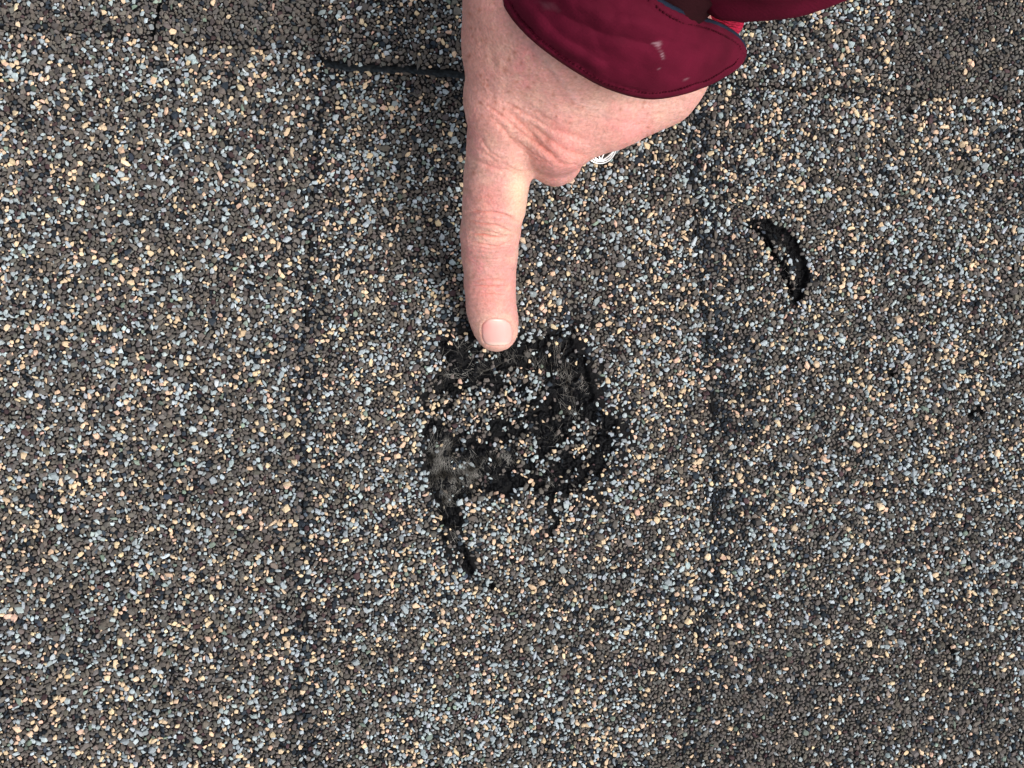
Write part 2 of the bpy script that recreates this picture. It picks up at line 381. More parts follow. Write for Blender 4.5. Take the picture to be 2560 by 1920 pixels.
def throw():
    S = 1.5                                   # raster px
    W = int((X1 - X0) / S) + 40; Hh = int((Y1 - Y0) / S) + 40
    ras = np.zeros((Hh, W), np.int32)
    out = []; nid = 1
    classes = [(9.4, 400, 2), (7.8, 1800, 3), (6.4, 8000, 4), (5.2, 26000, 5), (4.2, 60000, 8), (3.3, 110000, 9), (2.5, 150000, 9)]
    ring = [(0, 0)] + [(math.cos(a) * q, math.sin(a) * q) for q, m in ((.5, 6), (.86, 10)) for a in np.linspace(0, 2 * math.pi, m, endpoint=False)]
    ring = np.array(ring)
    for r0, N, rounds in classes:
        for _ in range(rounds):
            n_ = N
            x = rng.uniform(X0 + 12, X1 - 12, n_); y = rng.uniform(Y0 + 12, Y1 - 12, n_)
            # grains are coarser on the left, finer in the middle and right
            if r0 > 5:
                p = np.where(x < 780, 1, .38); sel = rng.random(n_) < p; x, y = x[sel], y[sel]
            r = r0 * rng.uniform(.9, 1.1, len(x))
            asp = 1 + rng.exponential(.42, len(x)).clip(0, 1.7); th = rng.uniform(0, math.pi, len(x))
            ra = r * np.sqrt(asp); rb = r / np.sqrt(asp)
            c, s = np.cos(th)[:, None], np.sin(th)[:, None]
            qx = ra[:, None] * ring[None, :, 0]; qy = rb[:, None] * ring[None, :, 1]
            sx = x[:, None] + c * qx - s * qy; sy = y[:, None] + s * qx + c * qy
            ix = ((sx - X0) / S).astype(int) + 10; iy = ((sy - Y0) / S).astype(int) + 10
            ix = np.clip(ix, 0, W - 1); iy = np.clip(iy, 0, Hh - 1)
            ok = ~(ras[iy, ix] > 0).any(1)
            ids = nid + np.arange(len(x)); nid += len(x)
            ixk, iyk, idk = ix[ok], iy[ok], ids[ok]
            old = ras[iyk, ixk].copy()
            ras[iyk, ixk] = idk[:, None]
            good = (ras[iyk, ixk] == idk[:, None]).all(1)
            bad = ~good
            bi, bj, bk = iyk[bad], ixk[bad], np.broadcast_to(idk[bad][:, None], iyk[bad].shape)
            clr = ras[bi, bj] == bk
            ras[bi[clr], bj[clr]] = 0
            g_ = np.where(ok)[0][good]
            out.append(np.stack([x[g_], y[g_], ra[g_], rb[g_], th[g_]], 1))
    return np.concatenate(out)
G = throw()
print("granules thrown", len(G))
x, y, ra, rb, th = G.T
keep, dep = patch_fields(x, y)
up = is_upper(x, y)
keep = np.where(up, 1, keep)
# nothing in the butt joint, none right on the cut edge
keep = np.where(up & (np.abs(x - joint(y)) < 5), 0, keep)
eg = edgeU(x) - y
thick = (x > 812) & (x < 1561)
keep = np.where(thick & (eg < 0) & (eg > -6), .1, keep)
sel = rng.random(len(x)) < keep
x, y, ra, rb, th, dep, up = [a[sel] for a in (x, y, ra, rb, th, dep, up)]
n = len(x); print("granules kept", n)

# colour classes: 0 brown 1 pale blue grey 2 tan 3 near black / navy 4 dark maroon 5 green grey
def gran_colors(x, y, up, rad):
    n = len(x)
    blend = fbm(x, y, 150, 81, 3); b2 = fbm(x, y, 90, 82, 2)
    pale = .228 + (blend - .5) * .30; tan = .115 + (b2 - .5) * .14; dark = np.full(n, .075); mar = np.full(n, .03)
    pale = np.where(x < 780, pale * .88, pale * 1.12); tan = np.where(x < 780, tan * .95, tan * 1.15)
    # bottom right: browner
    br = smooth(1500, 1760, x + 10) * smooth(1500, 1760, y); pale = pale * (1 - .55 * br); tan = tan * (1 - .6 * br)
    # dark band of navy granules right of the right hand step
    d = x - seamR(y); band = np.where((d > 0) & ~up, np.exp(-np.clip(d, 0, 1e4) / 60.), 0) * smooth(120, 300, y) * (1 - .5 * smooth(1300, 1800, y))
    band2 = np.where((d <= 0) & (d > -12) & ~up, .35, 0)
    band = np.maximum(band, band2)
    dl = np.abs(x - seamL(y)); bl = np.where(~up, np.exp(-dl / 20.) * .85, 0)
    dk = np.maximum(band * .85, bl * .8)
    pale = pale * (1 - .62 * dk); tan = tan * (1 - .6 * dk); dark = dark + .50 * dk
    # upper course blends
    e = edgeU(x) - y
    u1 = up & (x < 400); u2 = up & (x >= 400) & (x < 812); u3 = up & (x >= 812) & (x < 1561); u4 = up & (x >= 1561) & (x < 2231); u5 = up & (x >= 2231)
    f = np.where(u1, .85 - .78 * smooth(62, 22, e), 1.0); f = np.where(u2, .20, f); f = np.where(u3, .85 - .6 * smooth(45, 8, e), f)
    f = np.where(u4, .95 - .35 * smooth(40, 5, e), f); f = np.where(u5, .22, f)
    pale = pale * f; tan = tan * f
    nearp = (seg_dist(x, y, PATCH) < 40); dark = np.where(nearp, dark + .08, dark)
    u = rng.random(n)
    # pale and tan grains cluster a little by size
    cls = np.zeros(n, int)
    c = pale; cls[u < c] = 1
    cls[(u >= c) & (u < c + tan)] = 2; c = c + tan
    cls[(u >= c) & (u < c + dark)] = 3; c = c + dark
    cls[(u >= c) & (u < c + mar)] = 4; c = c + mar
    cls[(u >= c) & (u < c + .012)] = 5
    base = np.array([(.120, .103, .088), (.325, .372, .392), (.61, .465, .31), (.022, .028, .036), (.062, .040, .042), (.16, .20, .165)])
    col = base[cls]
    v = np.exp(rng.normal(0, 1, n) * np.array([.20, .17, .12, .4, .25, .3])[cls])[:, None]
    hue = rng.normal(0, .022, (n, 3))
    # browns wander between warm and grey
    w = rng.random(n)[:, None]; grey = np.array([[.108, .101, .096]])
    col = np.where((cls == 0)[:, None], col * w + grey * (1 - w), col)
    pk = (rng.random(n) < .2)[:, None] & (cls == 2)[:, None]; col = np.where(pk, col * np.array([[1.0, .9, 1.0]]), col)
    return np.clip(col * v * (1 + hue), .008, .85), cls
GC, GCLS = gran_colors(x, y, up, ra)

rad = np.sqrt(ra * rb)
hgt = rad * rng.uniform(.42, .78, n) * K
zz = surf_z(x, y) + np.where(dep > .22, np.maximum(patch_relief(x, y), 0) + .0002, 0) - .0004 + hgt * .05 + rng.uniform(0, .00022, n)
own = owner(x, y)
tilt = rng.normal(0, .20, (n, 2))
tid = rng.integers(0, len(TPL), n)
tab_objs = [tabL, tabC, tabR, tU, tU1, tU2, tU3, tU4]
def build_granules(sel, parent):
    Vs, Fs, Cs = [], [], []; off = 0
    for t, (V, F) in enumerate(TPL):
        s = sel & (tid == t); m = int(s.sum())
        if not m: continue
        cx = (x[s] - 1280) * K; cy = (960 - y[s]) * K
        a = -th[s]; ca, sa = np.cos(a)[:, None], np.sin(a)[:, None]
        lx = V[None, :, 0] * ra[s][:, None] * K; ly = V[None, :, 1] * rb[s][:, None] * K; lz = V[None, :, 2] * hgt[s][:, None]
        wx = lx * ca - ly * sa; wy = lx * sa + ly * ca
        wz = lz + wx * tilt[s, 0][:, None] + wy * tilt[s, 1][:, None]
        pts = np.stack([wx + cx[:, None], wy + cy[:, None], wz + zz[s][:, None]], -1)
        Vs.append(pts.reshape(-1, 3)); nv = len(V)
        Fs.append((F[None] + (np.arange(m) * nv)[:, None, None] + off).reshape(-1, 3)); off += m * nv
        Cs.append(np.repeat(GC[s], nv, 0))
    if not Vs: return
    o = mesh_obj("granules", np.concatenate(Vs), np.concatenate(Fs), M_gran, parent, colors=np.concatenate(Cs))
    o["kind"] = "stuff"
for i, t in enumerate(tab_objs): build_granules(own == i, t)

# ------------------------------------------------------------------ torn asphalt in the patch and in the scratch
def lumps(name, xa, xb, ya, yb, step, Zb, parent, thr=.25, amp=1.0, mat=M_bare):
    xs = np.arange(xa, xb, step); ys = np.arange(ya, yb, step)
    X, Y = np.meshgrid(xs, ys)
    k, d = patch_fields(X, Y)
    Z = Zb + wav(X, Y) - .0013 * np.clip(d, 0, 1.6) - .0003 + amp * patch_relief(X, Y)
    mask = d > thr
    nr, nc = X.shape; F = grid_faces(nr, nc)[:, ::-1]
    Mf = mask.ravel()[F].all(1); F = F[Mf]
    u, inv = np.unique(F, return_inverse=True)
    V = np.stack([(X.ravel() - 1280) * K, (960 - Y.ravel()) * K, Z.ravel()], 1)[u]
    return mesh_obj(name, V, inv.reshape(F.shape), mat, parent, smooth=True)
o = lumps("exposed_asphalt", 1000, 1620, 770, 1480, 1.7, Z_C, tabC); o["label"] = "bare torn black asphalt"
o = lumps("gouge", 1860, 2040, 545, 775, 1.7, Z_R, tabR, amp=.8); o["label"] = "curved black gouge"

# glass fibre strands
def strands(name, specs, parent, zbase, mat):
    Vs, Fs = [], []; off = 0
    for (cx, cy, sx, sy, n_, ang, spread, L) in specs:
        for i in range(n_):
            px = random.gauss(cx, sx); py = random.gauss(cy, sy)
            a = R(random.gauss(ang, spread)); l = L * random.uniform(.5, 1.9)
            kk, dd = patch_fields(np.array([px]), np.array([py]))
            if dd[0] < .3: continue
            m = 5; bend = random.gauss(0, .12); w = random.uniform(.000018, .000042)
            z0 = zbase - .0013 * min(dd[0], 1.6) + random.uniform(.0001, .0006); tz = random.uniform(-.1, .1)
            pts = []
            for j in range(m):
                t = j / (m - 1) - .5; aa = a + bend * t
                pts.append(np.array([(px + math.cos(aa) * l * t - 1280) * K, (960 - py - math.sin(aa) * l * t) * K, z0 + .0003 * (1 - 4 * t * t) + tz * t * l * K * .5]))
            dirv = pts[-1] - pts[0]; dirv /= np.linalg.norm(dirv); side = np.cross(dirv, (0, 0, 1)); side /= np.linalg.norm(side); upv = np.cross(side, dirv)
            for p in pts:
                for q in range(3):
                    an = 2 * math.pi * q / 3; Vs.append(p + w * (math.cos(an) * side + math.sin(an) * upv))
            for j in range(m - 1):
                for q in range(3):
                    q2 = (q + 1) % 3; Fs.append([off + j * 3 + q, off + j * 3 + q2, off + j * 3 + 3 + q2, off + j * 3 + 3 + q])
            off += m * 3
    o = mesh_obj(name, np.array(Vs), np.array(Fs), mat, parent); o["kind"] = "stuff"; return o
M_glass, nt, b = node_mat("glass_fibre")
b.inputs['Base Color'].default_value = (.33, .30, .26, 1); b.inputs['Roughness'].default_value = .45
nn = nt.nodes.new("ShaderNodeTexNoise"); nn.inputs['Scale'].default_value = 200
cr = nt.nodes.new("ShaderNodeValToRGB"); cr.color_ramp.elements[0].color = (.05, .042, .03, 1); cr.color_ramp.elements[1].color = (.46, .44, .40, 1)
cr.color_ramp.elements[0].position = .38; cr.color_ramp.elements[1].position = .66
tcn = nt.nodes.new("ShaderNodeTexCoord"); nt.links.new(tcn.outputs['Object'], nn.inputs['Vector']); nt.links.new(nn.outputs[0], cr.inputs[0]); nt.links.new(cr.outputs[0], b.inputs['Base Color'])
zq = lambda a, b_: (1000 + a * .4219, 760 + b_ * .4219)
SP = []
for (a, b_, sx, sy, n_, ang, spread, L) in [(300, 1020, 66, 48, 120, 70, 30, 54), (230, 960, 25, 50, 40, 110, 18, 40), (255, 860, 35, 50, 110, 120, 35, 38), (440, 1010, 45, 40, 150, 80, 40, 32), (600, 920, 60, 20, 90, 75, 30, 26),
        (640, 310, 90, 30, 60, 80, 35, 20), (420, 390, 90, 25, 50, 15, 45, 24), (350, 240, 50, 30, 30, 10, 60, 20), (840, 360, 50, 35, 40, 90, 20, 20), (940, 260, 30, 50, 34, 95, 20, 20),
        (985, 440, 22, 45, 60, 80, 35, 24), (1000, 640, 35, 50, 50, 90, 50, 22), (900, 790, 40, 30, 30, 40, 50, 20), (260, 420, 22, 50, 36, 80, 50, 20), (270, 1150, 30, 30, 60, 75, 40, 30), (890, 1050, 18, 18, 30, 60, 60, 20), (1080, 490, 18, 30, 30, 100, 60, 18), (320, 1380, 12, 40, 25, 80, 40, 24)]:
    px, py = zq(a, b_); SP.append((px, py, sx * .4219, sy * .4219, n_, ang, spread, L))
strands("glass_fibres", SP, tabC, Z_C, M_glass)
strands("glass_fibres", [(1952, 622, 9, 13, 60, 120, 30, 10), (1982, 690, 6, 22, 34, 100, 40, 9)], tabR, Z_R, M_glass)

# ================================================================== the hand
MM = .001
def wp(px, py, z):
    f = K * (H - z) / H
    return np.array([(px - 1280) * f, (960 - py) * f, z])
def wr(r, z): return r * K * (H - z) / H
def cone(px0, py0, z0, r0, px1, py1, z1, r1):
    z0 *= MM; z1 *= MM
    return (wp(px0, py0, z0), wr(r0, z0), wp(px1, py1, z1), wr(r1, z1))
def sd_cone(p, c):
    a, ra_, b_, rb_ = c
    ba = b_ - a; L2 = float(ba @ ba)
    pa = p - a
    t = np.clip((pa @ ba) / L2, 0, 1)
    # smoothstep free linear taper
    q = pa - t[..., None] * ba
    return np.sqrt((q * q).sum(-1)) - (ra_ + (rb_ - ra_) * t)
def smin(a, b_, k):
    h = np.clip(.5 + .5 * (b_ - a) / k, 0, 1)
    return b_ + (a - b_) * h - k * h * (1 - h)
def chain(pts):
    return [cone(*pts[i], *pts[i + 1]) for i in range(len(pts) - 1)]
INDEX = [(1250, 362, 61, 77), (1243, 440, 53, 75), (1236, 510, 45, 71), (1225, 585, 35.5, 67), (1224, 645, 28, 61), (1225, 708, 20, 57), (1228, 768, 13.6, 55), (1238, 812, 9.6, 50), (1243, 832, 8.3, 45)]
MIDDLE = [(1398, 350, 66, 70), (1388, 392, 52, 64), (1388, 398, 38, 60), (1385, 365, 26, 56), (1385, 310, 20, 52), (1385, 260, 24, 46)]
RING_F = [(1530, 284, 70, 68), (1516, 300, 55, 56), (1508, 304, 40, 55), (1506, 275, 28, 50), (1500, 240, 24, 48), (1498, 200, 30, 44)]
PINKY = [(1655, 230, 68, 64), (1640, 240, 54, 52), (1625, 250, 42, 50), (1610, 220, 33, 46), (1600, 190, 31, 42), (1598, 160, 35, 38)]
THUMB = [(1300, 60, 78, 96), (1290, 150, 62, 84), (1275, 235, 48, 70), (1300, 300, 38, 60), (1345, 330, 31, 50)]
META = [
    [(1250, 362, 61, 77), (1258, 250, 73, 92), (1275, 120, 84, 112), (1300, 0, 94, 132)],
    [(1400, 345, 66, 70), (1405, 230, 77, 92), (1410, 100, 87, 112), (1420, -20, 95, 130)],
    [(1530, 286, 70, 70), (1530, 190, 78, 92), (1520, 80, 87, 110), (1520, -20, 95, 125)],
    [(1655, 230, 68, 68), (1676, 180, 72, 88), (1675, 110, 82, 104), (1630, 0, 93, 118)],
    [(1400, 335, 66, 60), (1470, 305, 68, 58), (1535, 275, 70, 62), (1600, 255, 70, 60), (1660, 225, 69, 60)],
]
FORE = [(1400, -10, 97, 190), (1520, -40, 100, 185), (1750, -330, 130, 225), (2150, -800, 168, 330)]
def hand_sdf(p):
    d = None
    for ch in META:
        dd = None
        for c in chain(ch):
            q = sd_cone(p, c); dd = q if dd is None else smin(dd, q, .004)
        d = dd if d is None else smin(d, dd, .010)
    # pad of the palm
    for c in chain([(1330, 240, 56, 100), (1450, 190, 60, 120), (1570, 150, 64, 105)]): d = smin(d, sd_cone(p, c), .010)
    for c in chain(FORE): d = smin(d, sd_cone(p, c), .014)
    th_ = None
    for c in chain(THUMB): q = sd_cone(p, c); th_ = q if th_ is None else smin(th_, q, .004)
    d = smin(d, th_, .005)
    for F_, k in ((MIDDLE, .0045), (RING_F, .0045), (PINKY, .005)):
        f_ = None
        for c in chain(F_): q = sd_cone(p, c); f_ = q if f_ is None else smin(f_, q, .0035)
        d = smin(d, f_, k)
    f_ = None
    for c in chain(INDEX): q = sd_cone(p, c); f_ = q if f_ is None else smin(f_, q, .005)
    d = smin(d, f_, .0035)
    return d

def surface_nets(fn, lo, hi, h):
    ax = [np.arange(lo[i], hi[i] + h, h) for i in range(3)]
    nx, ny, nz = map(len, ax)
    D = np.empty((nx, ny, nz), np.float32)
    Y, Z = np.meshgrid(ax[1], ax[2], indexing='ij')
    for i in range(nx):
        D[i] = fn(np.stack([np.full_like(Y, ax[0][i]), Y, Z], -1))
    S = D < 0
    acc = np.zeros((nx - 1, ny - 1, nz - 1, 3), np.float32); cnt = np.zeros((nx - 1, ny - 1, nz - 1), np.float32)
    off = [(0, 0), (0, 1), (1, 0), (1, 1)]
    for a in range(3):
        o1, o2 = [q for q in range(3) if q != a]
        s0 = [slice(None)] * 3; s1 = [slice(None)] * 3; s0[a] = slice(0, -1); s1[a] = slice(1, None)
        d0, d1 = D[tuple(s0)], D[tuple(s1)]
        cr_ = (d0 < 0) != (d1 < 0)
        t = np.where(cr_, d0 / np.where(cr_, d0 - d1, 1), 0)
        for u, v in off:
            sl = [slice(None)] * 3
            n1, n2 = D.shape[o1], D.shape[o2]
            sl[o1] = slice(u, n1 - 1 + u); sl[o2] = slice(v, n2 - 1 + v)
            c_ = cr_[tuple(sl)]; tt = t[tuple(sl)]
            cnt += c_
            acc[..., a] += tt * c_; acc[..., o1] += u * c_; acc[..., o2] += v * c_
    act = cnt > 0
    idx = np.full(act.shape, -1, np.int64); ii = np.argwhere(act); idx[act] = np.arange(len(ii))
    V = (ii + acc[act] / cnt[act][:, None]) * h + np.array(lo)
    faces = []
    for a in range(3):
        o1, o2 = (a + 1) % 3, (a + 2) % 3
        s0 = [slice(None)] * 3; s1 = [slice(None)] * 3; s0[a] = slice(0, -1); s1[a] = slice(1, None)
        A_, B_ = S[tuple(s0)], S[tuple(s1)]
        e = np.argwhere(A_ != B_)
        e = e[(e[:, o1] > 0) & (e[:, o2] > 0) & (e[:, o1] < D.shape[o1] - 1) & (e[:, o2] < D.shape[o2] - 1)]
        fl = A_[e[:, 0], e[:, 1], e[:, 2]]
        q = []
        for u, v in ((0, 0), (-1, 0), (-1, -1), (0, -1)):
            c_ = e.copy(); c_[:, o1] += u; c_[:, o2] += v; q.append(idx[c_[:, 0], c_[:, 1], c_[:, 2]])
        q = np.stack(q, 1); q[~fl] = q[~fl][:, ::-1]
        faces.append(q)
    F = np.concatenate(faces); F = F[(F >= 0).all(1)]
    return V, F
def grad(fn, p, e=2e-4):
    g = np.stack([fn(p + np.eye(3)[i] * e) - fn(p - np.eye(3)[i] * e) for i in range(3)], -1)
    return g / np.maximum(np.linalg.norm(g, axis=-1, keepdims=True), 1e-9)

V, F = surface_nets(hand_sdf, (-.030, .004, -.001), (.085, .185, .135), .0009)
for _ in range(2):
    V = V - hand_sdf(V)[:, None] * grad(hand_sdf, V)
F = F[:, ::-1] if False else F
# one level of subdivision, then the fine relief is pushed into the vertices
tmp = mesh_obj("tmp", V, F.astype(np.int32), M_skin, smooth=True)
sm = tmp.modifiers.new("s", 'SUBSURF'); sm.levels = 1; sm.render_levels = 1
dg = bpy.context.evaluated_depsgraph_get(); me2 = bpy.data.meshes.new_from_object(tmp.evaluated_get(dg))
old = tmp.data; bpy.data.objects.remove(tmp); bpy.data.meshes.remove(old)
V = np.empty(len(me2.vertices) * 3); me2.vertices.foreach_get("co", V); V = V.reshape(-1, 3)
V = V - hand_sdf(V)[:, None] * grad(hand_sdf, V)
N = grad(hand_sdf, V)
hx, hy = proj(V)
topm = smooth(-.1, .35, N[:, 2])
disp = np.zeros(len(V)); red = np.zeros(len(V)); dark_c = np.zeros(len(V))
# (points, half width px, depth mm, redness)
CREASE = [
    ([(1165, 532), (1190, 528), (1225, 531), (1262, 538), (1292, 552)], 4.5, .42, .35), ([(1173, 554), (1192, 556), (1240, 562), (1280, 580)], 4, .30, .5),
    ([(1180, 585), (1205, 588), (1240, 592), (1262, 592)], 4, .42, .8), ([(1176, 604), (1210, 612), (1245, 614), (1278, 603)], 3.5, .26, .4),
    ([(1186, 630), (1230, 633), (1270, 628)], 3, .12, .15), ([(1190, 645), (1230, 648), (1262, 646)], 3, .10, .15), ([(1182, 543), (1215, 545), (1248, 549)], 3, .2, .3), ([(1192, 574), (1230, 578), (1268, 590)], 3, .18, .3), ([(1186, 618), (1225, 624), (1260, 620)], 3, .15, .3), ([(1186, 494), (1225, 492), (1262, 490)], 3, .08, .2),
    ([(1195, 513), (1225, 510), (1255, 506)], 3, .12, .2), ([(1180, 465), (1230, 468), (1280, 462)], 3, .06, .1),
    ([(1180, 702), (1220, 700), (1268, 698)], 3.2, .14, .4), ([(1185, 713), (1225, 717), (1270, 713)], 3.2, .18, .6),
    ([(1190, 738), (1225, 736), (1262, 738)], 3.2, .16, .4), ([(1200, 752), (1250, 750)], 3, .08, .2), ([(1185, 726), (1258, 727)], 3, .06, .1),
    # folds where the finger leaves the hand
    ([(1178, 395), (1215, 412), (1270, 428), (1316, 446)], 6, .5, .2), ([(1195, 370), (1240, 404), (1290, 426), (1330, 440)], 5, .30, .2),
    ([(1270, 280), (1310, 315), (1350, 360), (1400, 405)], 9, .5, .55), ([(1325, 310), (1370, 345), (1420, 378), (1470, 392)], 8, .38, .5),
    ([(1200, 340), (1225, 380), (1275, 415)], 5, .25, .2), ([(1218, 262), (1268, 300), (1330, 352), (1385, 392)], 5, .3, .5), ([(1255, 250), (1310, 282), (1372, 318), (1440, 345)], 6, .3, .3), ([(1285, 345), (1335, 385), (1375, 408)], 4, .25, .4), ([(1200, 400), (1235, 408), (1262, 420)], 3.5, .2, .3), ([(1210, 418), (1240, 424), (1280, 440)], 3, .15, .25), ([(1240, 300), (1280, 350), (1330, 395), (1370, 412)], 7, .35, .35),
    ([(1330, 275), (1400, 320), (1470, 350)], 9, .3, .25), ([(1440, 260), (1520, 300), (1600, 310)], 10, .25, .1), ([(1380, 400), (1420, 412), (1450, 408)], 5, .25, .3),
    ([(1470, 225), (1560, 240), (1650, 232)], 7, .15, .0), ([(1480, 250), (1560, 262), (1640, 258)], 5, .10, .0), ([(1500, 280), (1570, 290), (1640, 285)], 5, .10, .0),
]
for pts, w, dm, rd in CREASE:
    wob = 3.0 * (fbm(hx, hy, 22, 200 + len(pts), 2) - .5) * 2
    d = seg_dist(hx + wob, hy + wob, pts)
    ends = np.minimum(np.hypot(hx - pts[0][0], hy - pts[0][1]), np.hypot(hx - pts[-1][0], hy - pts[-1][1]))
    fade = topm * (.35 + .65 * smooth(0, 28, ends))
    isf = pts[0][1] > 440; dm = dm * (1.7 if isf else 1.0); rd = rd * (1.4 if isf else 1.0); w = w * (.8 if w < 8 else .9); gq = np.exp(-(d / w) ** 2) * fade
    disp -= gq * dm * MM; disp += np.exp(-((d - 2.2 * w) / (1.3 * w)) ** 2) * fade * dm * .14 * MM
    red += gq * rd
# tendons, veins, knuckle bumps
def bump(cx, cy, rx, ry, h_):
    global disp
    disp += h_ * MM * np.exp(-((hx - cx) / rx) ** 2 - ((hy - cy) / ry) ** 2) * topm
bump(1226, 575, 48, 36, .5); bump(1250, 350, 60, 60, .5); bump(1395, 355, 55, 45, .5); bump(1530, 305, 55, 45, .5); bump(1660, 250, 45, 40, .3)
for pts, w, h_ in (([(1340, 120), (1400, 190), (1440, 260), (1500, 290)], 12, .32), ([(1230, 60), (1250, 160), (1240, 270)], 12, .16), ([(1500, 210), (1590, 250), (1680, 240)], 10, .22)):
    disp += h_ * MM * np.exp(-(seg_dist(hx, hy, pts) / w) ** 2) * topm
# tip flattened where it presses the roof, nail bed
disp += .00022 * (fbm(V[:, 0] * 1e4, V[:, 1] * 1e4, 34, 91, 3, V[:, 2] * 1e4) - .5) * 2
disp += .00007 * (fbm(V[:, 0] * 1e4, V[:, 1] * 1e4, 8, 93, 2, V[:, 2] * 1e4) - .5) * 2
# fine cross-hatched skin lines
disp += .000035 * np.sin((hx * .25 + hy * .97) / 2.3 + 3 * fbm(hx, hy, 30, 95, 2)) * topm
NAILC = (1243, 833)
def nail_mask(x, y, g=0):
    # rounded shield: base near y=800, free edge near y=866
    cx = 1243 + (y - 833) * .06
    w = 40 + g - 3.0 * smooth(815, 798, y) * 1.6
    e = np.maximum(np.abs(x - cx) / w, 0)
    yy_ = np.where(y < 833, (833 - y) / (36 + g), (y - 833) / (33 + g))
    return (e ** 3.2 + yy_ ** 3.2) ** (1 / 3.2)
nm = nail_mask(hx, hy)
isn = (V[:, 1] < wp(0, 770, .012)[1] + .001) & (N[:, 2] > -.05)
disp -= .0009 * MM * 0
disp = np.where(isn, disp - .00055 * (1 - smooth(.92, 1.06, nm)) + .00010 * np.exp(-((nm - 1.12) / .09) ** 2) * (hy < 862), disp)
V2 = V + N * disp[:, None]
V2[:, 2] = np.maximum(V2[:, 2], .0010 + .0 * V2[:, 2])
# ---- skin colour
c0 = np.array([.55, .292, .252])
col = np.broadcast_to(c0, V.shape).copy()
m1 = fbm(hx, hy, 70, 101, 3)[:, None]; m2 = fbm(hx, hy, 24, 102, 3)[:, None]; m3 = fbm(hx, hy, 7, 103, 2)[:, None]
pink = np.array([.59, .25, .235]); yell = np.array([.60, .37, .29]); tanc = np.array([.46, .235, .19])
def mix(c, t, a): a = np.clip(a, 0, 1); a = a if a.ndim == 2 else a[:, None]; return c * (1 - a) + t * a
col = mix(col, pink, (m1 - .42) * 3.0); col = mix(col, yell, (.52 - m2) * 1.8); col = mix(col, tanc, (m3 - .47) * 2.0)
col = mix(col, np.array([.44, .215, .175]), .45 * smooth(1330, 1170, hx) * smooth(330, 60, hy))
sp = lambda cx, cy, rx, ry: np.exp(-((hx - cx) / rx) ** 2 - ((hy - cy) / ry) ** 2)
rosy = np.array([.68, .25, .215])
col = mix(col, rosy, .50 * sp(1222, 745, 55, 40)); col = mix(col, rosy, .35 * sp(1215, 500, 38, 55)); col = mix(col, rosy, .40 * sp(1380, 380, 90, 40))
col = mix(col, rosy, .28 * sp(1240, 300, 50, 60)); col = mix(col, rosy, .25 * sp(1500, 330, 120, 50)); col = mix(col, rosy, .22 * sp(1190, 140, 40, 160))
col = mix(col, np.array([.74, .52, .36]), .75 * sp(1296, 480, 26, 75)); col = mix(col, np.array([.74, .52, .38]), .45 * sp(1240, 590, 45, 26)); col = mix(col, np.array([.70, .44, .34]), .35 * sp(1600, 230, 110, 60))  # finger's right flank painted lighter, as if lit from that side
col = mix(col, np.array([.62, .37, .29]), .5 * np.exp(-((nm - 1.2) / .2) ** 2) * isn)
col = mix(col, np.array([.50, .22, .17]), .35 * np.exp(-((nm - 1.0) / .05) ** 2) * isn * (hy < 850))
col = mix(col, np.array([.60, .165, .12]), np.clip(red, 0, 1) * .75)
fr = random.Random(5)
FRK = [(1200, 25, 5), (1178, 70, 5), (1188, 75, 4), (1207, 100, 7), (1175, 140, 6), (1265, 175, 7), (1310, 268, 4), (1260, 272, 5), (1256, 285, 5), (1395, 320, 5), (1375, 355, 4), (1495, 222, 4), (1456, 246, 4), (1425, 305, 6), (1335, 230, 4), (1185, 433, 6), (1220, 420, 5), (1262, 437, 4), (1240, 255, 5), (1290, 130, 5), (1230, 190, 4), (1360, 418, 4)]
for i in range(150): FRK.append((fr.uniform(1150, 1640), fr.uniform(-20, 350), fr.uniform(2.0, 4.6)))
for i in range(14): FRK.append((fr.uniform(1165, 1310), fr.uniform(380, 560), fr.uniform(1.4, 2.6)))
fk = np.zeros(len(V))
for (a, b_, r_) in FRK:
    m = (np.abs(hx - a) < 22) & (np.abs(hy - b_) < 22)
    fk[m] = np.maximum(fk[m], fr.uniform(.45, 1.0) * np.exp(-((hx[m] - a + 2 * m3[m, 0]) / r_) ** 2 - ((hy[m] - b_) / (r_ * fr.uniform(.7, 1.4))) ** 2))
col = mix(col, np.array([.33, .12, .08]), fk * .85)
vein = seg_dist(hx + 6 * m2[:, 0], hy, [(1330, 110), (1400, 190), (1445, 250), (1520, 290)]); col = mix(col, np.array([.42, .30, .29]), .28 * np.exp(-(vein / 9) ** 2))
vein = seg_dist(hx, hy, [(1500, 190), (1570, 240), (1660, 250)]); col = mix(col, np.array([.42, .31, .30]), .22 * np.exp(-(vein / 8) ** 2))

person = empty("person", tuple(wp(1243, 833, .0)), "left hand with extended index finger touching the torn patch, wrist in a burgundy jacket cuff", "person")
PW = person.matrix_world.inverted()
def local(o):   # parent while keeping the world position
    o.parent = person; o.matrix_parent_inverse = PW; return o
me2.vertices.foreach_set("co", V2.astype(np.float32).ravel())
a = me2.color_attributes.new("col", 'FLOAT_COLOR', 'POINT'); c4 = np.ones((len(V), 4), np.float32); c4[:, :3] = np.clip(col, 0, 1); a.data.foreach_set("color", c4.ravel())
me2.materials.clear(); me2.materials.append(M_skin); me2.polygons.foreach_set("use_smooth", np.ones(len(me2.polygons), bool)); me2.update()
me2.name = "hand"
hand = local(link(bpy.data.objects.new("hand", me2)))

